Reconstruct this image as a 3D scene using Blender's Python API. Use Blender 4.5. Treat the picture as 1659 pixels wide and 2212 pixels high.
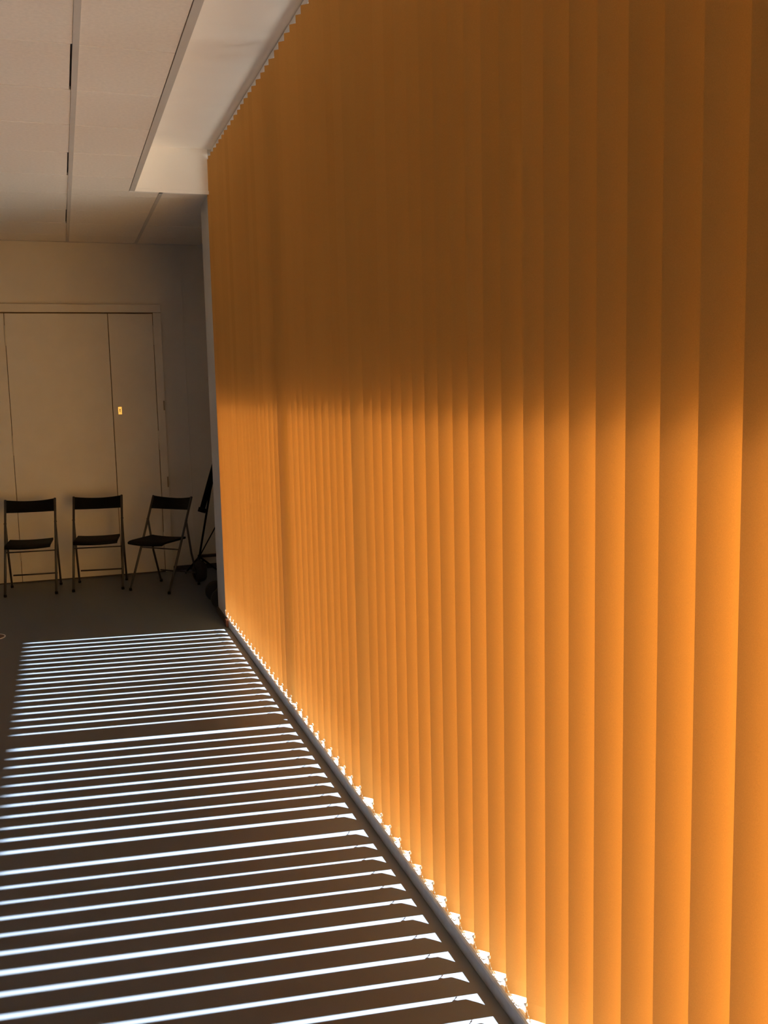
import bpy, bmesh, math, random
from mathutils import Vector, Matrix, Quaternion

random.seed(7)
scene = bpy.context.scene
for o in list(bpy.data.objects):
    bpy.data.objects.remove(o)

# ------------------------------------------------------------------ camera
CAM_H = 1.728
PITCH, YAW, ROLL = -0.1299, 0.3198, -0.0214
fwd = Vector((math.sin(YAW) * math.cos(PITCH), math.cos(YAW) * math.cos(PITCH), math.sin(PITCH)))
rgt = Vector((math.cos(YAW), -math.sin(YAW), 0.0))
upv = rgt.cross(fwd)
rr = rgt * math.cos(ROLL) + upv * math.sin(ROLL)
uu = upv * math.cos(ROLL) - rgt * math.sin(ROLL)
cam_data = bpy.data.cameras.new('camera')
cam_data.sensor_fit = 'VERTICAL'
cam_data.sensor_height = 36.0
cam_data.lens = 2073.1 * 36.0 / 2212.0
cam_data.clip_start = 0.02
cam_data.clip_end = 300
cam = bpy.data.objects.new('camera', cam_data)
scene.collection.objects.link(cam)
m3 = Matrix((rr, uu, -fwd)).transposed()
cam.matrix_world = Matrix.Translation((0, 0, CAM_H)) @ m3.to_4x4()
scene.camera = cam

# ------------------------------------------------------------------ sky, sun, exposure
SUN_SLOPE_Z, SUN_SLOPE_Y = 1.17, 0.113          # light travels (-1, +0.113, -1.17)
sun_dir = Vector((-1.0, SUN_SLOPE_Y, -SUN_SLOPE_Z)).normalized()
world = bpy.data.worlds.new('sky')
scene.world = world
world.use_nodes = True
wn = world.node_tree
wn.nodes.clear()
w_out = wn.nodes.new('ShaderNodeOutputWorld')
w_bg = wn.nodes.new('ShaderNodeBackground')
w_sky = wn.nodes.new('ShaderNodeTexSky')
w_sky.sky_type = 'NISHITA'
w_sky.sun_disc = False
w_sky.sun_elevation = math.asin(-sun_dir.z)
w_sky.sun_rotation = math.radians(96)
w_bg.inputs['Strength'].default_value = 0.038
wn.links.new(w_sky.outputs[0], w_bg.inputs['Color'])
wn.links.new(w_bg.outputs[0], w_out.inputs['Surface'])

sun_data = bpy.data.lights.new('sun', 'SUN')
sun_data.energy = 94.0
sun_data.angle = math.radians(0.53)
sun_data.color = (0.97, 0.97, 0.97)
sun = bpy.data.objects.new('sun', sun_data)
scene.collection.objects.link(sun)
sun.rotation_euler = sun_dir.to_track_quat('-Z', 'Y').to_euler()
sun.location = (8, 3, 9)

vs = scene.view_settings
vs.view_transform = 'Standard'
vs.look = 'None'
vs.exposure = 0.22
vs.gamma = 1.0
vs.use_curve_mapping = False
cy = scene.cycles
cy.max_bounces = 14
cy.diffuse_bounces = 10
cy.glossy_bounces = 4
cy.transmission_bounces = 10
cy.transparent_max_bounces = 12
cy.caustics_reflective = False
cy.caustics_refractive = False
cy.sample_clamp_indirect = 6.0

# ------------------------------------------------------------------ materials
def new_mat(name):
    m = bpy.data.materials.new(name)
    m.use_nodes = True
    nt = m.node_tree
    nt.nodes.clear()
    out = nt.nodes.new('ShaderNodeOutputMaterial')
    return m, nt, out

def mat(name, col, rough=0.6, metal=0.0, var=0.05, scale=20.0, bump=0.0, bump_scale=None, spec=0.5, stretch=(1, 1, 1)):
    """Principled with a little procedural colour variation and relief."""
    m, nt, out = new_mat(name)
    b = nt.nodes.new('ShaderNodeBsdfPrincipled')
    b.inputs['Roughness'].default_value = rough
    b.inputs['Metallic'].default_value = metal
    b.inputs['Specular IOR Level'].default_value = spec
    tc = nt.nodes.new('ShaderNodeTexCoord')
    mp = nt.nodes.new('ShaderNodeMapping')
    mp.inputs['Scale'].default_value = stretch
    nt.links.new(tc.outputs['Object'], mp.inputs['Vector'])
    nz = nt.nodes.new('ShaderNodeTexNoise')
    nz.inputs['Scale'].default_value = scale
    nz.inputs['Detail'].default_value = 4
    nt.links.new(mp.outputs[0], nz.inputs['Vector'])
    rp = nt.nodes.new('ShaderNodeValToRGB')
    rp.color_ramp.elements[0].position = 0.3
    rp.color_ramp.elements[1].position = 0.7
    rp.color_ramp.elements[0].color = tuple(c * (1 - var) for c in col) + (1,)
    rp.color_ramp.elements[1].color = tuple(min(1, c * (1 + var)) for c in col) + (1,)
    nt.links.new(nz.outputs['Fac'], rp.inputs['Fac'])
    nt.links.new(rp.outputs[0], b.inputs['Base Color'])
    if bump > 0:
        n2 = nt.nodes.new('ShaderNodeTexNoise')
        n2.inputs['Scale'].default_value = bump_scale or scale * 8
        n2.inputs['Detail'].default_value = 3
        nt.links.new(mp.outputs[0], n2.inputs['Vector'])
        bp = nt.nodes.new('ShaderNodeBump')
        bp.inputs['Strength'].default_value = bump
        bp.inputs['Distance'].default_value = 0.002
        nt.links.new(n2.outputs['Fac'], bp.inputs['Height'])
        nt.links.new(bp.outputs[0], b.inputs['Normal'])
    nt.links.new(b.outputs[0], out.inputs['Surface'])
    return m

def fabric_mat():
    m, nt, out = new_mat('orange_blind_fabric')
    tc = nt.nodes.new('ShaderNodeTexCoord')
    mp = nt.nodes.new('ShaderNodeMapping')
    mp.inputs['Scale'].default_value = (900, 900, 500)
    nt.links.new(tc.outputs['Object'], mp.inputs['Vector'])
    nz = nt.nodes.new('ShaderNodeTexNoise')
    nz.inputs['Scale'].default_value = 1.0
    nz.inputs['Detail'].default_value = 2
    nt.links.new(mp.outputs[0], nz.inputs['Vector'])
    def ramp(c, v):
        r = nt.nodes.new('ShaderNodeValToRGB')
        r.color_ramp.elements[0].position = 0.25
        r.color_ramp.elements[1].position = 0.75
        r.color_ramp.elements[0].color = tuple(x * (1 - v) for x in c) + (1,)
        r.color_ramp.elements[1].color = tuple(x * (1 + v) for x in c) + (1,)
        nt.links.new(nz.outputs['Fac'], r.inputs['Fac'])
        return r
    oi = nt.nodes.new('ShaderNodeObjectInfo')
    mr = nt.nodes.new('ShaderNodeMapRange')
    mr.inputs['To Min'].default_value = 0.96
    mr.inputs['To Max'].default_value = 1.04
    nt.links.new(oi.outputs['Random'], mr.inputs['Value'])
    def dyed(r):
        v = nt.nodes.new('ShaderNodeVectorMath')
        v.operation = 'SCALE'
        nt.links.new(r.outputs[0], v.inputs[0])
        nt.links.new(mr.outputs[0], v.inputs['Scale'])
        return v
    tr = nt.nodes.new('ShaderNodeBsdfTranslucent')
    df = nt.nodes.new('ShaderNodeBsdfDiffuse')
    nt.links.new(dyed(ramp(FAB_T, 0.07)).outputs[0], tr.inputs['Color'])
    nt.links.new(dyed(ramp(FAB_R, 0.07)).outputs[0], df.inputs['Color'])
    ad = nt.nodes.new('ShaderNodeAddShader')
    nt.links.new(tr.outputs[0], ad.inputs[0])
    nt.links.new(df.outputs[0], ad.inputs[1])
    nt.links.new(ad.outputs[0], out.inputs['Surface'])
    return m

def glass_mat():
    m, nt, out = new_mat('window_glass')
    t = nt.nodes.new('ShaderNodeBsdfTransparent')
    t.inputs['Color'].default_value = (0.93, 0.96, 0.95, 1)
    g = nt.nodes.new('ShaderNodeBsdfGlossy')
    g.inputs['Roughness'].default_value = 0.02
    lw = nt.nodes.new('ShaderNodeFresnel')
    lw.inputs['IOR'].default_value = 1.3
    mx = nt.nodes.new('ShaderNodeMixShader')
    nt.links.new(lw.outputs[0], mx.inputs[0])
    nt.links.new(t.outputs[0], mx.inputs[1])
    nt.links.new(g.outputs[0], mx.inputs[2])
    nt.links.new(mx.outputs[0], out.inputs['Surface'])
    return m

def floor_mat():
    m, nt, out = new_mat('grey_linoleum')
    b = nt.nodes.new('ShaderNodeBsdfPrincipled')
    tc = nt.nodes.new('ShaderNodeTexCoord')
    n1 = nt.nodes.new('ShaderNodeTexNoise')
    n1.inputs['Scale'].default_value = 1.3
    n1.inputs['Detail'].default_value = 5
    nt.links.new(tc.outputs['Object'], n1.inputs['Vector'])
    n2 = nt.nodes.new('ShaderNodeTexNoise')
    n2.inputs['Scale'].default_value = 420
    n2.inputs['Detail'].default_value = 2
    nt.links.new(tc.outputs['Object'], n2.inputs['Vector'])
    r1 = nt.nodes.new('ShaderNodeValToRGB')
    r1.color_ramp.elements[0].position = 0.3
    r1.color_ramp.elements[1].position = 0.72
    r1.color_ramp.elements[0].color = tuple(c * 0.94 for c in FLOOR_C) + (1,)
    r1.color_ramp.elements[1].color = tuple(c * 1.05 for c in FLOOR_C) + (1,)
    nt.links.new(n1.outputs['Fac'], r1.inputs['Fac'])
    mx = nt.nodes.new('ShaderNodeMix')
    mx.data_type = 'RGBA'
    mx.blend_type = 'MULTIPLY'
    mx.inputs[0].default_value = 0.35
    r2 = nt.nodes.new('ShaderNodeValToRGB')
    r2.color_ramp.elements[0].position = 0.35
    r2.color_ramp.elements[0].color = (0.75, 0.75, 0.75, 1)
    r2.color_ramp.elements[1].position = 0.65
    r2.color_ramp.elements[1].color = (1.1, 1.1, 1.1, 1)
    nt.links.new(n2.outputs['Fac'], r2.inputs['Fac'])
    nt.links.new(r1.outputs[0], mx.inputs[6])
    nt.links.new(r2.outputs[0], mx.inputs[7])
    nt.links.new(mx.outputs[2], b.inputs['Base Color'])
    b.inputs['Roughness'].default_value = 0.42
    b.inputs['Specular IOR Level'].default_value = 0.35
    bp = nt.nodes.new('ShaderNodeBump')
    bp.inputs['Strength'].default_value = 0.12
    bp.inputs['Distance'].default_value = 0.001
    nt.links.new(n2.outputs['Fac'], bp.inputs['Height'])
    nt.links.new(bp.outputs[0], b.inputs['Normal'])
    nt.links.new(b.outputs[0], out.inputs['Surface'])
    return m

FAB_T = (0.0125, 0.0037, 0.0007)
FAB_R = (0.575, 0.305, 0.090)
FLOOR_C = (0.084, 0.102, 0.135)
M = {}
M['fabric'] = fabric_mat()
M['glass'] = glass_mat()
M['floor'] = floor_mat()
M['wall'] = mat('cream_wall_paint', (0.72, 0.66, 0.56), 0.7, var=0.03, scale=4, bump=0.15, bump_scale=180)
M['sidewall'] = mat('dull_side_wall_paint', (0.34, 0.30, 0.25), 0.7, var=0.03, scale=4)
M['pier'] = mat('grey_wall_paint', (0.70, 0.69, 0.66), 0.7, var=0.03, scale=5, bump=0.15, bump_scale=180)
M['door'] = mat('cream_door_paint', (0.72, 0.66, 0.56), 0.55, var=0.03, scale=6, bump=0.05, bump_scale=60)
M['plaster'] = mat('white_plaster', (0.93, 0.87, 0.78), 0.8, var=0.02, scale=3, bump=0.1, bump_scale=120)
M['tile'] = mat('ceiling_tile_fibre', (0.87, 0.78, 0.66), 0.9, var=0.04, scale=60, bump=0.3, bump_scale=500)
M['tee'] = mat('ceiling_tee_enamel', (0.62, 0.57, 0.50), 0.5, var=0.02, scale=8)
M['void'] = mat('ceiling_void', (0.30, 0.25, 0.20), 0.9, var=0.1)
M['skirt'] = mat('grey_skirting_vinyl', (0.58, 0.57, 0.56), 0.5, var=0.06, scale=30, bump=0.1)
M['darkbase'] = mat('dark_baseboard', (0.05, 0.04, 0.035), 0.5, var=0.1)
M['sill'] = mat('white_sill_paint', (0.80, 0.78, 0.75), 0.5, var=0.02)
M['alu'] = mat('white_aluminium', (0.75, 0.75, 0.75), 0.35, var=0.02, spec=0.6)
M['frame'] = mat('window_frame_paint', (0.45, 0.45, 0.44), 0.4, var=0.04)
M['plastic'] = mat('white_plastic', (0.85, 0.84, 0.80), 0.35, var=0.02)
M['black'] = mat('black_plastic', (0.006, 0.0055, 0.005), 0.6, spec=0.06, var=0.15, scale=40)
M['steel'] = mat('grey_lacquered_steel', (0.065, 0.062, 0.06), 0.38, metal=0.4, var=0.06, scale=40)
M['rubber'] = mat('black_rubber', (0.015, 0.015, 0.015), 0.7, var=0.2, scale=60, bump=0.2)
M['brass'] = mat('polished_brass', (0.95, 0.78, 0.45), 0.25, metal=1.0, var=0.05, scale=80)
M['hinge'] = mat('hinge_steel', (0.30, 0.24, 0.17), 0.5, metal=0.5, var=0.05)
M['concrete'] = mat('pale_concrete', (0.23, 0.22, 0.21), 0.85, var=0.08, scale=3, bump=0.2)
M['soffit'] = mat('render_soffit', (0.45, 0.44, 0.42), 0.85, var=0.06, scale=3)
M['gap'] = mat('door_edge_wood', (0.22, 0.13, 0.05), 0.7, var=0.1)
M['cap_brown'] = mat('brown_floor_cap', (0.10, 0.035, 0.02), 0.45, var=0.1)

# ------------------------------------------------------------------ helpers
C = scene.collection

def link(name, me, material, parent=None):
    if material is not None and len(me.materials) == 0:
        me.materials.append(material)
    o = bpy.data.objects.new(name, me)
    C.objects.link(o)
    if parent is not None:
        o.parent = parent
    return o

def from_bm(name, bm, material, parent=None, smooth=False):
    bmesh.ops.recalc_face_normals(bm, faces=bm.faces)
    me = bpy.data.meshes.new(name)
    bm.to_mesh(me)
    bm.free()
    if smooth:
        for p in me.polygons:
            p.use_smooth = True
    return link(name, me, material, parent)

def add_box(bm, x0, x1, y0, y1, z0, z1, bevel=0.0, seg=1):
    vs_ = [bm.verts.new((x, y, z)) for x in (x0, x1) for y in (y0, y1) for z in (z0, z1)]
    f = [(0, 1, 3, 2), (4, 6, 7, 5), (0, 4, 5, 1), (2, 3, 7, 6), (0, 2, 6, 4), (1, 5, 7, 3)]
    fs = [bm.faces.new([vs_[i] for i in q]) for q in f]
    if bevel > 0:
        es = list({e for fc in fs for e in fc.edges})
        bmesh.ops.bevel(bm, geom=es, offset=bevel, segments=seg, profile=0.5, affect='EDGES')

def box(name, x0, x1, y0, y1, z0, z1, material, parent=None, bevel=0.0, seg=1):
    bm = bmesh.new()
    add_box(bm, x0, x1, y0, y1, z0, z1, bevel, seg)
    return from_bm(name, bm, material, parent)

def add_tube(bm, pts, r, n=10, cap=True, closed=False):
    pts = [Vector(p) for p in pts]
    rings = []
    prev = None
    for i, p in enumerate(pts):
        a = pts[max(i - 1, 0)]
        b = pts[min(i + 1, len(pts) - 1)]
        t = (b - a).normalized()
        if prev is None:
            ref = Vector((0, 0, 1)) if abs(t.z) < 0.9 else Vector((1, 0, 0))
            u = t.cross(ref).normalized()
        else:
            u = (prev - t * prev.dot(t)).normalized()
        prev = u
        v = t.cross(u)
        rad = r[i] if isinstance(r, (list, tuple)) else r
        rings.append([bm.verts.new(p + (u * math.cos(2 * math.pi * k / n) + v * math.sin(2 * math.pi * k / n)) * rad) for k in range(n)])
    for i in range(len(rings) - 1):
        for k in range(n):
            bm.faces.new((rings[i][k], rings[i][(k + 1) % n], rings[i + 1][(k + 1) % n], rings[i + 1][k]))
    if cap:
        bm.faces.new(list(reversed(rings[0])))
        bm.faces.new(rings[-1])

def tube(name, pts, r, material, parent=None, n=10):
    bm = bmesh.new()
    add_tube(bm, pts, r, n)
    return from_bm(name, bm, material, parent, smooth=True)

def add_lathe(bm, prof, centre, axis='Z', n=24):
    rings = []
    for (rad, h) in prof:
        ring = []
        for k in range(n):
            a = 2 * math.pi * k / n
            c, s = rad * math.cos(a), rad * math.sin(a)
            if axis == 'Z':
                p = (centre[0] + c, centre[1] + s, centre[2] + h)
            elif axis == 'X':
                p = (centre[0] + h, centre[1] + c, centre[2] + s)
            else:
                p = (centre[0] + c, centre[1] + h, centre[2] + s)
            ring.append(bm.verts.new(p))
        rings.append(ring)
    for i in range(len(rings) - 1):
        for k in range(n):
            bm.faces.new((rings[i][k], rings[i][(k + 1) % n], rings[i + 1][(k + 1) % n], rings[i + 1][k]))
    bm.faces.new(list(reversed(rings[0])))
    bm.faces.new(rings[-1])

def extrude_profile(name, prof, y0, y1, material, parent=None, smooth=False):
    """profile in x-z swept along y"""
    bm = bmesh.new()
    a = [bm.verts.new((x, y0, z)) for x, z in prof]
    b = [bm.verts.new((x, y1, z)) for x, z in prof]
    n = len(prof)
    for i in range(n):
        bm.faces.new((a[i], a[(i + 1) % n], b[(i + 1) % n], b[i]))
    bm.faces.new(list(reversed(a)))
    bm.faces.new(b)
    return from_bm(name, bm, material, parent, smooth)

def empty(name, loc=(0, 0, 0), rz=0.0):
    o = bpy.data.objects.new(name, None)
    C.objects.link(o)
    o.location = loc
    o.rotation_euler = (0, 0, rz)
    o.empty_display_size = 0.1
    return o

def tag(o, label=None, cat=None, group=None, kind=None):
    if label:
        o['label'] = label
    if cat:
        o['category'] = cat
    if group:
        o['group'] = group
    if kind:
        o['kind'] = kind
    return o

# ------------------------------------------------------------------ room shell
CEIL = 3.085          # suspended ceiling
REC = 3.386           # plaster soffit of the lighting/blind recess
REC_X = 0.561         # room-side edge of the recess
WALL_X = 1.065        # window wall face
END_Y = 6.951         # end of the window bay
PIER_Y = 7.38         # end of the wall stub after the window
BACK_Y = 9.354        # rear wall
LEFT_X = -5.6
FRONT_Y = -2.6
NICHE_X = 1.80

fl = box('floor', LEFT_X - 0.2, WALL_X + 0.01, FRONT_Y - 0.2, BACK_Y + 0.2, -0.12, 0.0, M['floor'])
tag(fl, 'dark grey linoleum floor crossed by bright sun stripes', 'floor', kind='structure')
bm = bmesh.new()
add_box(bm, WALL_X + 0.01, NICHE_X + 0.15, PIER_Y - 0.3, BACK_Y + 0.2, -0.12, 0.0)
tag(from_bm('floor', bm, M['floor']), 'dark corner of the floor behind the wall end', 'floor', kind='structure')

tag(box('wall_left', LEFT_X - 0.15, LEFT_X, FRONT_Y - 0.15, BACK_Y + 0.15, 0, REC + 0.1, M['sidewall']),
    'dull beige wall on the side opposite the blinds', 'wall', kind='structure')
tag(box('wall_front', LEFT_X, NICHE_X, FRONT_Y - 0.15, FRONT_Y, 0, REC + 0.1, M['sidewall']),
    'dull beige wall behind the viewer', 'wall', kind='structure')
wb = box('wall_back', LEFT_X, NICHE_X + 0.15, BACK_Y, BACK_Y + 0.15, 0, REC + 0.1, M['wall'])
tag(wb, 'cream rear wall behind the folding chairs', 'wall', kind='structure')
tag(box('wall_niche', NICHE_X, NICHE_X + 0.15, PIER_Y - 0.3, BACK_Y, 0, REC + 0.1, M['wall']),
    'dark side wall of the corner niche', 'wall', kind='structure')
# wall stub closing the window bay
tag(box('wall_right', WALL_X, NICHE_X, END_Y, PIER_Y, 0, REC + 0.1, M['pier'], bevel=0.004),
    'narrow grey wall end closing the row of blinds', 'wall', kind='structure')
tag(box('baseboard_right', WALL_X - 0.012, WALL_X, END_Y + 0.005, PIER_Y + 0.01, 0, 0.055, M['darkbase'], bevel=0.003),
    'dark baseboard at the foot of the narrow wall end', 'baseboard', kind='structure')

# ------------------------------------------------------------------ suspended ceiling
ceil = box('ceiling', LEFT_X, 0.50, FRONT_Y, END_Y, CEIL + 0.045, CEIL + 0.10, M['void'])
tag(ceil, 'suspended ceiling of pale square tiles in a thin grid', 'ceiling', kind='structure')
bm = bmesh.new()
add_box(bm, LEFT_X, NICHE_X, END_Y + 0.032, BACK_Y, CEIL + 0.045, CEIL + 0.10)
from_bm('ceiling_void', bm, M['void'], ceil)

TEE0, PITCH_X = 0.139, 0.60
ROW0, PITCH_Y = 4.148, 0.60
TEE_W = 0.025
tile_w, tile_l = 0.574, 0.5975
def tile_mesh(w, l):
    b_ = bmesh.new()
    add_box(b_, -w / 2, w / 2, -l / 2, l / 2, 0, 0.018, 0.0015)
    bmesh.ops.recalc_face_normals(b_, faces=b_.faces)
    me_ = bpy.data.meshes.new('ceiling_tile')
    b_.to_mesh(me_)
    b_.free()
    me_.materials.append(M['tile'])
    return me_
tile_cache = {}
def put_tile(x0, x1, y0, y1, dz=0.0, shrink=0.0, tilt=(0, 0)):
    w = round(x1 - x0 - shrink, 4)
    l = round(y1 - y0, 4)
    k = (w, l)
    if k not in tile_cache:
        tile_cache[k] = tile_mesh(w, l)
    o = link('ceiling_tile', tile_cache[k], None, ceil)
    o.location = ((x0 + x1 - shrink) / 2, (y0 + y1) / 2, CEIL + 0.001 + dz)
    o.rotation_euler = (tilt[0], tilt[1], 0)
    return o

cols = range(-10, 3)
rows = range(-12, 9)
for c in cols:
    xa = TEE0 + c * PITCH_X + TEE_W / 2
    xb = TEE0 + (c + 1) * PITCH_X - TEE_W / 2
    for r in rows:
        ya = ROW0 + r * PITCH_Y + 0.004
        yb = ya + PITCH_Y - 0.008
        ya = max(ya, FRONT_Y)
        yb = min(yb, BACK_Y - 0.002)
        if yb - ya < 0.04:
            continue
        x0, x1 = max(xa, LEFT_X), xb
        if x1 - x0 < 0.04:
            continue
        if c >= 0:
            if yb <= END_Y:
                if c > 0:
                    continue
                x1 = min(x1, 0.524)
            elif ya < END_Y:
                # the row that meets the end of the recess is cut in two
                if c == 0:
                    put_tile(x0, 0.524, ya, END_Y - 0.001)
                ya2 = END_Y + 0.003
                if yb - ya2 > 0.03:
                    put_tile(x0, min(x1, NICHE_X), ya2, yb)
                continue
            x1 = min(x1, NICHE_X)
            if x1 - x0 < 0.04:
                continue
        raised = (c == -1 and r in (0, 3, 6)) or (c < -1 and random.random() < 0.12)
        put_tile(x0, x1, ya, yb - 0.004 if raised else yb, dz=0.0,
                 shrink=0.008 if raised else 0.0,
                 tilt=(random.uniform(-0.0006, 0.0006), random.uniform(-0.0006, 0.0006)))
def tee_mesh(y0, y1):
    b_ = bmesh.new()
    add_box(b_, -TEE_W / 2, TEE_W / 2, y0, y1, -0.002, 0.003)
    add_box(b_, -0.001, 0.001, y0, y1, 0.003, 0.035)
    return b_
for c in range(-7, 3):
    x = TEE0 + c * PITCH_X
    y0 = FRONT_Y if c <= 0 else END_Y
    o = from_bm('ceiling_tee', tee_mesh(y0, BACK_Y), M['tee'], ceil)
    o.location = (x, 0, CEIL)
# angle trim along the rear wall
box('ceiling_angle', LEFT_X, NICHE_X, BACK_Y - 0.02, BACK_Y, CEIL - 0.003, CEIL, M['tee'], ceil)

# recess edge profile (the flat metal strip bordering the tiles) and upstand
tr = extrude_profile('trim_1', [(0.527, CEIL - 0.001), (REC_X, CEIL - 0.001), (REC_X, CEIL + 0.004), (0.535, CEIL + 0.004), (0.535, CEIL + 0.03), (0.527, CEIL + 0.03)],
                     FRONT_Y, END_Y, M['tee'])
tag(tr, 'flat beige metal edge strip between ceiling tiles and white recess', 'trim', kind='structure')
tag(box('wall_recess', 0.545, REC_X - 0.001, FRONT_Y, END_Y, CEIL + 0.004, REC + 0.05, M['plaster']),
    'white upstand of the ceiling recess', 'wall', kind='structure')
soff = box('ceiling_recess', REC_X - 0.001, 1.46, FRONT_Y, END_Y, REC, REC + 0.05, M['plaster'])
tag(soff, 'white plaster recess ceiling above the orange blinds', 'ceiling', kind='structure')
endp = box('wall_recess_end', REC_X - 0.036, WALL_X + 0.001, END_Y, END_Y + 0.03, CEIL - 0.002, REC + 0.05, M['plaster'])
tag(endp, 'white end panel of the ceiling recess above the wall end', 'wall', kind='structure')
box('edge_bead', REC_X - 0.036, WALL_X, END_Y - 0.003, END_Y, CEIL - 0.002, CEIL + 0.022, M['plaster'], endp, bevel=0.001)

# ------------------------------------------------------------------ window wall: skirting, sill, frame, glass
prof = [(WALL_X, 0.0), (WALL_X, 0.040), (WALL_X + 0.0015, 0.047), (WALL_X + 0.005, 0.0525), (WALL_X + 0.010, 0.055),
        (WALL_X + 0.016, 0.0535), (WALL_X + 0.020, 0.049), (WALL_X + 0.022, 0.043), (WALL_X + 0.022, 0.0)]
sk = extrude_profile('baseboard_window', prof, FRONT_Y, END_Y, M['skirt'])
tag(sk, 'rounded grey skirting running under the orange blinds', 'baseboard', kind='structure')
# gap moulding at the end of the skirting (small brown block)
box('end_block', WALL_X - 0.020, WALL_X, END_Y - 0.055, END_Y - 0.002, 0, 0.055, M['cap_brown'], sk, bevel=0.003)

WIN_X = 1.30
win = box('window_1', WALL_X + 0.022, 1.48, FRONT_Y, END_Y, -0.12, 0.034, M['sill'])
tag(win, 'tall glazed window with low white sill behind the blinds', 'window', kind='structure')
box('bottom_rail', WIN_X, WIN_X + 0.06, FRONT_Y, END_Y, 0.034, 0.09, M['frame'], win)
box('top_rail', WIN_X, WIN_X + 0.06, FRONT_Y, END_Y, 3.30, REC, M['frame'], win)
mull = [END_Y - 0.03, 4.80, 3.437, 0.78, -0.58, FRONT_Y + 0.03]
for y in mull:
    box('mullion', WIN_X, WIN_X + 0.06, y - 0.03, y + 0.03, 0.09, 3.30, M['frame'], win)
for a, b in zip(mull[1:], mull[:-1]):
    box('pane', WIN_X + 0.028, WIN_X + 0.034, a + 0.03, b - 0.03, 0.09, 3.30, M['glass'], win)

# outside: facade above the glass, canopy, paving
tag(box('wall_facade', 1.36, 1.55, FRONT_Y - 0.15, BACK_Y + 3, REC, 5.6, M['soffit']),
    'outer wall above the window', 'wall', kind='structure')
CAN_X = 4.30
CAN_Z = SUN_SLOPE_Z * (CAN_X + 0.325)
tag(box('roof_canopy', 1.45, CAN_X, -14, 22, CAN_Z, CAN_Z + 0.25, M['soffit']),
    'deep roof overhang outside the window', 'roof', kind='structure')
tag(box('ground', 1.48, 60, -40, 60, -0.2, -0.06, M['concrete']),
    'sunlit pale paving outside the window', 'ground', kind='structure')

# ------------------------------------------------------------------ rear wall: door, baseboard, pipe
DT = 2.447
door = empty('door_1', (0, BACK_Y, 0))
tag(door, 'tall cream flush doors in the rear wall behind the chairs', 'door', kind='structure')
def dbox(name, x0, x1, y0, y1, z0, z1, material, parent=None, bevel=0.0):
    return box(name, x0, x1, y0, y1, z0, z1, material, parent or door, bevel)
# leaves proud of the wall, gaps read as dark lines
dbox('door_rebate', -1.42, 0.862, -0.004, -0.001, 0, DT + 0.012, M['gap'])
leaf_l = dbox('door_leaf', -1.34, -0.443, -0.030, -0.004, 0.012, DT, M['door'], bevel=0.001)
leaf_m = dbox('door_leaf', -0.438, 0.4475, -0.030, -0.004, 0.012, DT, M['door'], bevel=0.001)
leaf_r = dbox('door_leaf', 0.4535, 0.851, -0.030, -0.004, 0.012, DT, M['door'], bevel=0.001)
dbox('door_frame', 0.857, 0.929, -0.034, -0.001, 0, DT + 0.006, M['door'], bevel=0.001)
dbox('door_frame', -1.45, -1.347, -0.034, -0.001, 0, DT + 0.006, M['door'], bevel=0.001)
dbox('door_head', -1.45, 0.932, -0.034, -0.001, DT + 0.012, 2.530, M['door'], bevel=0.001)
lock = dbox('lock_plate', 0.497, 0.531, -0.0335, -0.030, 1.522, 1.594, M['brass'], leaf_r, bevel=0.001)
bm = bmesh.new()
add_lathe(bm, [(0.006, 0), (0.006, -0.002)], (0.514, -0.0335, 1.568), 'Y', 12)
add_box(bm, 0.511, 0.517, -0.0355, -0.0335, 1.542, 1.562)
from_bm('key_cylinder', bm, M['hinge'], leaf_r)
for x, leaf in ((-0.4405, leaf_l), (0.8535, leaf_r)):
    for z in (0.30, 1.27, 2.25):
        bm = bmesh.new()
        add_tube(bm, [(x, -0.034, z - 0.09), (x, -0.034, z + 0.09)], 0.0055, 8)
        from_bm('hinge', bm, M['door'], leaf, smooth=True)
for z0, z1 in ((0.82, 0.92), (1.55, 1.64)):
    dbox('strike_plate', 0.913, 0.925, -0.036, -0.034, z0, z1, M['hinge'])
tag(box('baseboard_back', 0.935, NICHE_X, BACK_Y - 0.014, BACK_Y, 0, 0.045, M['darkbase'], bevel=0.002),
    'dark baseboard of the rear wall in the corner', 'baseboard', kind='structure')
pn = box('trim_2', 1.139, 1.149, BACK_Y - 0.006, BACK_Y, 0.045, CEIL, M['wall'], bevel=0.001)
tag(pn, 'thin vertical painted trim on the rear wall near the corner', 'trim', kind='structure')
bm = bmesh.new()
add_box(bm, 1.17, NICHE_X, BACK_Y - 0.03, BACK_Y, 0.112, 0.140, 0.004)
tag(from_bm('trim_3', bm, M['darkbase']), 'low dark cable duct along the rear wall in the corner', 'trim', kind='structure')
# dark strip standing in for the shadow under the doors
box('door_foot_shadow', -1.45, 0.93, -0.020, -0.004, 0.0, 0.010, M['darkbase'], door)

# floor socket cap by the left edge of the picture
cap = empty('floor_socket', (-0.575, 7.27, 0))
tag(cap, 'round brown floor socket cover with a thin bright metal rim', 'floor socket')
bm = bmesh.new()
add_lathe(bm, [(0.085, 0.0), (0.085, 0.004), (0.080, 0.006), (0.0, 0.006)][:3], (0, 0, 0), 'Z', 40)
from_bm('cover', bm, M['cap_brown'], cap)
bm = bmesh.new()
add_tube(bm, [(0.088 * math.cos(a * math.pi / 24), 0.088 * math.sin(a * math.pi / 24), 0.004) for a in range(49)], 0.004, 8)
from_bm('rim', bm, M['alu'], cap, smooth=True)

# ------------------------------------------------------------------ the vertical blind
SL_W = 0.127
SL_X = 1.095                    # rail axis
Z_BOT, Z_TOP = 0.080, 3.320
HEM_Z = 0.124
PHI = math.radians(51)

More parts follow.
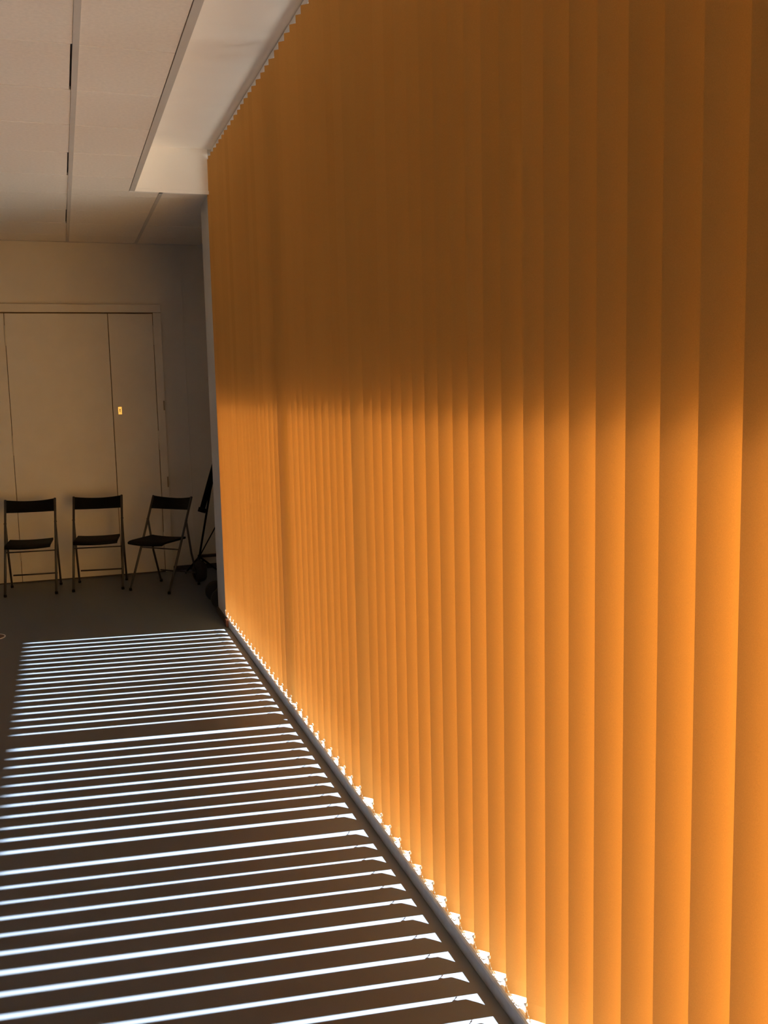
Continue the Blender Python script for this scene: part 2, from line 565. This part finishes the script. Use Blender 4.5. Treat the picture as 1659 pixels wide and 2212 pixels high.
blind = empty('vertical_blind', (SL_X, 2.2, 0))
tag(blind, 'long vertical blind of orange fabric slats covering the window', 'vertical blind')
BX, BY = SL_X, 2.2
hr = extrude_profile('headrail', [(-0.003, 3.344), (0.033, 3.344), (0.036, 3.347), (0.036, REC - 0.007), (0.030, REC - 0.007), (0.030, REC), (0.012, REC), (0.012, REC - 0.007), (-0.004, REC - 0.007), (-0.004, 3.347)],
                     FRONT_Y + 0.05 - BY, END_Y - 0.004 - BY, M['alu'], blind)

def slat_mesh():
    b_ = bmesh.new()
    h = SL_W / 2
    levels = [(Z_BOT, h + 0.0025), (HEM_Z, h + 0.0025), (HEM_Z + 0.0005, h)]
    nz = 16
    for k in range(1, nz + 1):
        levels.append((HEM_Z + (Z_TOP - HEM_Z) * k / nz, h))
    nx = 4
    grid = []
    for z, hw in levels:
        row = []
        for i in range(nx + 1):
            s = -hw + 2 * hw * i / nx
            row.append(b_.verts.new((s, 0.0050 * (1 - (s / hw) ** 2), z)))
        grid.append(row)
    for a, c in zip(grid[:-1], grid[1:]):
        for i in range(nx):
            b_.faces.new((a[i], a[i + 1], c[i + 1], c[i]))
    me_ = bpy.data.meshes.new('slat')
    b_.to_mesh(me_)
    b_.free()
    me_.materials.append(M['fabric'])
    for p in me_.polygons:
        p.use_smooth = True
    return me_

def small_mesh(name, build, material):
    b_ = bmesh.new()
    build(b_)
    bmesh.ops.recalc_face_normals(b_, faces=b_.faces)
    me_ = bpy.data.meshes.new(name)
    b_.to_mesh(me_)
    b_.free()
    me_.materials.append(material)
    return me_

SLAT = slat_mesh()
CLIP = small_mesh('weight_clip', lambda b: add_box(b, -0.004, 0.004, -0.003, 0.003, HEM_Z - 0.010, HEM_Z, 0.001), M['plastic'])
def hanger_build(b):
    add_box(b, -0.016, 0.016, -0.002, 0.002, Z_TOP - 0.012, Z_TOP + 0.004)
    add_box(b, -0.005, 0.005, -0.002, 0.002, Z_TOP + 0.004, 3.348)
HANG = small_mesh('hanger', hanger_build, M['plastic'])

# room-side edge positions (y of the inner edge of every slat) and the turn of each slat
edges = []
y = 6.948
while y > 4.90:
    edges.append((y, PHI))
    y -= 0.1128
edges.append((4.822, PHI))
nb = 11
for k in range(nb):
    yy = 4.690 - k * 0.1118
    edges.append((yy, PHI))
near = [3.442, 3.333, 3.226, 3.118, 3.011, 2.901, 2.790, 2.679, 2.568, 2.459, 2.349, 2.238, 2.122, 2.012,
        1.895, 1.782, 1.667, 1.551, 1.435, 1.319]
for v in near:
    edges.append((v * 0.9906, PHI))
yy = near[-1] * 0.9906 - 0.1135
while yy > FRONT_Y + 0.15:
    edges.append((yy, PHI))
    yy -= 0.1135
rng = random.Random(3)
LEAN_S = 0.006                  # the slats hang very slightly out of plumb
corners = []
for (ye, ph) in edges:
    ph += math.radians(rng.uniform(-2.2, 2.2))
    yc = ye - math.sin(ph) * SL_W / 2
    s = link('slat', SLAT, None, blind)
    s.location = (0, yc - BY - LEAN_S * 1.3, 0)
    s.rotation_mode = 'QUATERNION'
    s.rotation_quaternion = (Quaternion((1, 0, 0), -LEAN_S + rng.uniform(-0.0006, 0.0006)) @ Quaternion((0, 1, 0), rng.uniform(-0.0006, 0.0006))
                             @ Quaternion((0, 0, 1), -ph))
    h = SL_W / 2 + 0.001
    for sg in (-1, 1):
        c = link('weight_clip', CLIP, None, s)
        c.location = (sg * h, 0.0, 0)
    link('hanger', HANG, None, s)
    u = Vector((math.cos(ph), -math.sin(ph)))
    yc -= LEAN_S * (1.3 - 0.12)
    corners.append((Vector((0, yc - BY)) - u * (h + 0.004), Vector((0, yc - BY)) + u * (h + 0.004)))

# bead chains hanging from slat to slat, on the room side and on the window side
bead_me = small_mesh('bead', lambda b: bmesh.ops.create_icosphere(b, subdivisions=1, radius=0.0021), M['plastic'])
chain_cache = {}
def chain_mesh(dx, dy, sag):
    key = (round(dx, 3), round(dy, 3), round(sag, 3))
    if key in chain_cache:
        return chain_cache[key]
    b_ = bmesh.new()
    n = 10
    pts = []
    for i in range(n + 1):
        t = i / n
        pts.append(Vector((dx * t, dy * t, -4 * sag * t * (1 - t))))
    add_tube(b_, pts, 0.0010, 5)
    for i in range(n + 1):
        bmesh.ops.create_icosphere(b_, subdivisions=1, radius=0.0026, matrix=Matrix.Translation(pts[i]))
    me_ = bpy.data.meshes.new('bead_chain')
    b_.to_mesh(me_)
    b_.free()
    me_.materials.append(M['plastic'])
    chain_cache[key] = me_
    return me_
for (a, b) in zip(corners[:-1], corners[1:]):
    for side in (0, 1):
        p, q = a[side], b[side]
        d = q - p
        me_ = chain_mesh(d.x, d.y, 0.034 if side == 0 else 0.030)
        o = link('bead_chain', me_, None, blind)
        o.location = (p.x, p.y, HEM_Z - 0.006)

# ------------------------------------------------------------------ folding chairs
def folding_chair(name, loc, rz, label):
    t = empty(name, loc, rz)
    tag(t, label, 'chair', 'folding chairs in front of the rear wall')
    H, LEAN, HW = 0.800, 0.375, 0.210
    def on(z):                                   # point on the long tube axis: y at height z
        return LEAN * z / H
    for s in (-1, 1):
        bm = bmesh.new()
        add_tube(bm, [(s * HW, 0, 0.012), (s * HW, on(0.4), 0.4), (s * HW, on(H), H)], 0.0105, 10)
        lg = from_bm('front_leg', bm, M['steel'], t, smooth=True)
        bm = bmesh.new()
        add_lathe(bm, [(0.012, 0.0), (0.0135, 0.004), (0.0125, 0.022), (0.010, 0.024)], (s * HW, 0.0, 0), 'Z', 12)
        from_bm('foot_cap', bm, M['black'], lg)
        bm = bmesh.new()
        x = s * (HW - 0.0)
        xi = s * HW
        add_tube(bm, [(xi, on(0.60), 0.60), (xi, 0.335, 0.30), (xi, 0.420, 0.012)], 0.0095, 10)
        lr = from_bm('rear_leg', bm, M['steel'], t, smooth=True)
        bm = bmesh.new()
        add_lathe(bm, [(0.011, 0.0), (0.0125, 0.004), (0.0115, 0.020), (0.009, 0.022)], (xi, 0.422, 0), 'Z', 12)
        from_bm('foot_cap', bm, M['black'], lr)
        bm = bmesh.new()
        add_tube(bm, [(s * (HW + 0.013), on(0.60), 0.60), (s * (HW - 0.011), on(0.60), 0.60)], 0.006, 8)
        from_bm('pivot', bm, M['steel'], lg, smooth=True)
    tube('front_crossbar', [(-HW, on(0.36), 0.36), (HW, on(0.36), 0.36)], 0.006, M['steel'], t, 8)
    tube('rear_crossbar', [(-HW + 0.02, 0.395, 0.115), (HW - 0.02, 0.395, 0.115)], 0.007, M['steel'], t, 8)
    # seat: slightly dished board with rounded front
    bm = bmesh.new()
    nx, ny = 10, 10
    W2, Y0, Y1 = 0.186, -0.045, 0.300
    top, bot = [], []
    for j in range(ny + 1):
        v = j / ny
        yv = Y0 + (Y1 - Y0) * v
        rt, rb = [], []
        for i in range(nx + 1):
            u = i / nx * 2 - 1
            taper = 1.0 - 0.02 * v
            x = u * W2 * taper
            dish = 0.008 * (u * u) + 0.006 * v - 0.010 * max(0, 0.15 - v) / 0.15
            z = 0.440 + dish
            yo = yv + 0.012 * (u * u if v < 0.01 else 0)
            rt.append(bm.verts.new((x, yo, z)))
            rb.append(bm.verts.new((x, yo, z - 0.018)))
        top.append(rt)
        bot.append(rb)
    for j in range(ny):
        for i in range(nx):
            bm.faces.new((top[j][i], top[j][i + 1], top[j + 1][i + 1], top[j + 1][i]))
            bm.faces.new((bot[j][i], bot[j + 1][i], bot[j + 1][i + 1], bot[j][i + 1]))
    for i in range(nx):
        bm.faces.new((top[0][i], bot[0][i], bot[0][i + 1], top[0][i + 1]))
        bm.faces.new((top[ny][i], top[ny][i + 1], bot[ny][i + 1], bot[ny][i]))
    for j in range(ny):
        bm.faces.new((top[j][0], top[j + 1][0], bot[j + 1][0], bot[j][0]))
        bm.faces.new((top[j][nx], bot[j][nx], bot[j + 1][nx], top[j + 1][nx]))
    from_bm('seat', bm, M['black'], t)
    # backrest: band bowed to the rear between the tubes
    bm = bmesh.new()
    n = 14
    rows_ = []
    for zz, off in ((0.690, 0.0), (0.720, 0.004), (0.760, 0.004), (0.797, 0.0)):
        ra, rb = [], []
        for i in range(n + 1):
            u = i / n * 2 - 1
            bow = 0.042 * (1 - u * u)
            zz2 = zz - (0.007 + 0.012 * (zz - 0.69) / 0.107) * (1 - u * u)
            ra.append(bm.verts.new((u * (HW - 0.010), on(zz) + bow - 0.004 + off, zz2)))
            rb.append(bm.verts.new((u * (HW - 0.010), on(zz) + bow + 0.005 + off, zz2)))
        rows_.append((ra, rb))
    for (a1, b1), (a2, b2) in zip(rows_[:-1], rows_[1:]):
        for i in range(n):
            bm.faces.new((a1[i], a1[i + 1], a2[i + 1], a2[i]))
            bm.faces.new((b1[i], b2[i], b2[i + 1], b1[i + 1]))
        bm.faces.new((a1[0], a2[0], b2[0], b1[0]))
        bm.faces.new((a1[n], b1[n], b2[n], a2[n]))
    for (a, b), flip in ((rows_[0], False), (rows_[-1], True)):
        for i in range(n):
            bm.faces.new((a[i], b[i], b[i + 1], a[i + 1]))
    from_bm('backrest', bm, M['black'], t, smooth=False)
    return t

def place(fl, fr, rz):
    return ((fl[0] + fr[0]) / 2, (fl[1] + fr[1]) / 2, 0), rz
folding_chair('folding_chair', (-0.350, 8.700, 0), math.radians(-5), 'black folding chair at the picture edge, farthest from the orange blinds')
folding_chair('folding_chair', (0.208, 8.670, 0), math.radians(-8), 'black folding chair in the middle of the row of three')
folding_chair('folding_chair', (0.627, 8.408, 0), math.radians(-44), 'black folding chair turned at an angle, nearest the dark corner')

# ------------------------------------------------------------------ things in the dark corner
scr = empty('projector_screen', (1.16, 9.0, 0))
tag(scr, 'black portable projector screen on a thin stand leaning in the dark corner', 'projector screen')
def loc(p):
    return (p[0] - 1.16, p[1] - 9.0, p[2])
bm = bmesh.new()
add_tube(bm, [loc((1.187, 9.0, 0.62)), loc((1.60, 9.02, 1.90))], 0.025, 14)
from_bm('screen_case', bm, M['black'], scr, smooth=True)
bm = bmesh.new()
d = (Vector((1.60, 9.02, 1.90)) - Vector((1.187, 9.0, 0.62))).normalized()
p0 = Vector(loc((1.187, 9.0, 0.62)))
add_tube(bm, [p0 - d * 0.022, p0 + d * 0.018], 0.037, 16)
from_bm('end_cap', bm, M['black'], scr, smooth=False)
tube('stand_pole', [loc((1.44, 9.03, 1.40)), loc((1.275, 9.02, 0.80)), loc((1.14, 9.0, 0.17))], 0.010, M['black'], scr, 10)
tube('stand_brace', [loc((1.43, 9.03, 0.66)), loc((1.317, 9.02, 0.465)), loc((1.155, 9.0, 0.20))], 0.006, M['black'], scr, 8)
tube('stand_foot', [loc((1.14, 9.0, 0.18)), loc((1.12, 8.80, 0.012))], 0.009, M['black'], scr, 8)
tube('stand_foot', [loc((1.14, 9.0, 0.18)), loc((1.02, 9.12, 0.012))], 0.009, M['black'], scr, 8)
tube('stand_foot', [loc((1.14, 9.0, 0.18)), loc((1.33, 9.10, 0.012))], 0.009, M['black'], scr, 8)

bag = empty('black_bag', (1.10, 8.66, 0))
tag(bag, 'small black bag slumped on the floor under the leaning projector screen', 'bag')
bm = bmesh.new()
bmesh.ops.create_icosphere(bm, subdivisions=3, radius=1.0)
for v in bm.verts:
    x, y_, z = v.co
    k = 1 + 0.06 * math.sin(5 * x + 3 * z) + 0.04 * math.sin(7 * y_)
    v.co = Vector((x * 0.068 * k, y_ * 0.075 * k, max(-0.92, z) * 0.105 * k + 0.097 * 1.0))
zmin = min(v.co.z for v in bm.verts)
for v in bm.verts:
    v.co.z -= zmin
from_bm('bag_body', bm, M['rubber'], bag, smooth=True)
tube('bag_handle', [(-0.03, 0, 0.19), (-0.02, 0, 0.225), (0.02, 0, 0.228), (0.032, 0, 0.19)], 0.006, M['rubber'], bag, 8)

tro = empty('hand_trolley', (1.113, 7.50, 0))
tag(tro, 'black rubber-wheeled hand trolley mostly hidden behind the narrow wall end', 'trolley')
for sy in (0.0, 0.32):
    bm = bmesh.new()
    add_lathe(bm, [(0.050, -0.026), (0.078, -0.022), (0.086, -0.010), (0.086, 0.010), (0.078, 0.022), (0.050, 0.026)], (0, sy, 0.086), 'Y', 28)
    wh = from_bm('wheel', bm, M['rubber'], tro, smooth=True)
    bm = bmesh.new()
    add_lathe(bm, [(0.048, -0.018), (0.020, -0.028), (0.020, 0.028), (0.048, 0.018)], (0, sy, 0.086), 'Y', 20)
    from_bm('hub', bm, M['rubber'], wh)
tube('axle', [(0, -0.02, 0.086), (0, 0.34, 0.086)], 0.008, M['steel'], tro, 8)
for sy in (0.06, 0.26):
    tube('upright', [(0.0, sy, 0.086), (0.18, sy, 0.50), (0.42, sy, 1.10)], 0.012, M['steel'], tro, 10)
tube('crossbar', [(0.42, 0.06, 1.10), (0.42, 0.26, 1.10)], 0.012, M['steel'], tro, 10)
box('toe_plate', 0.0, 0.16, 0.03, 0.29, 0.006, 0.014, M['steel'], tro)
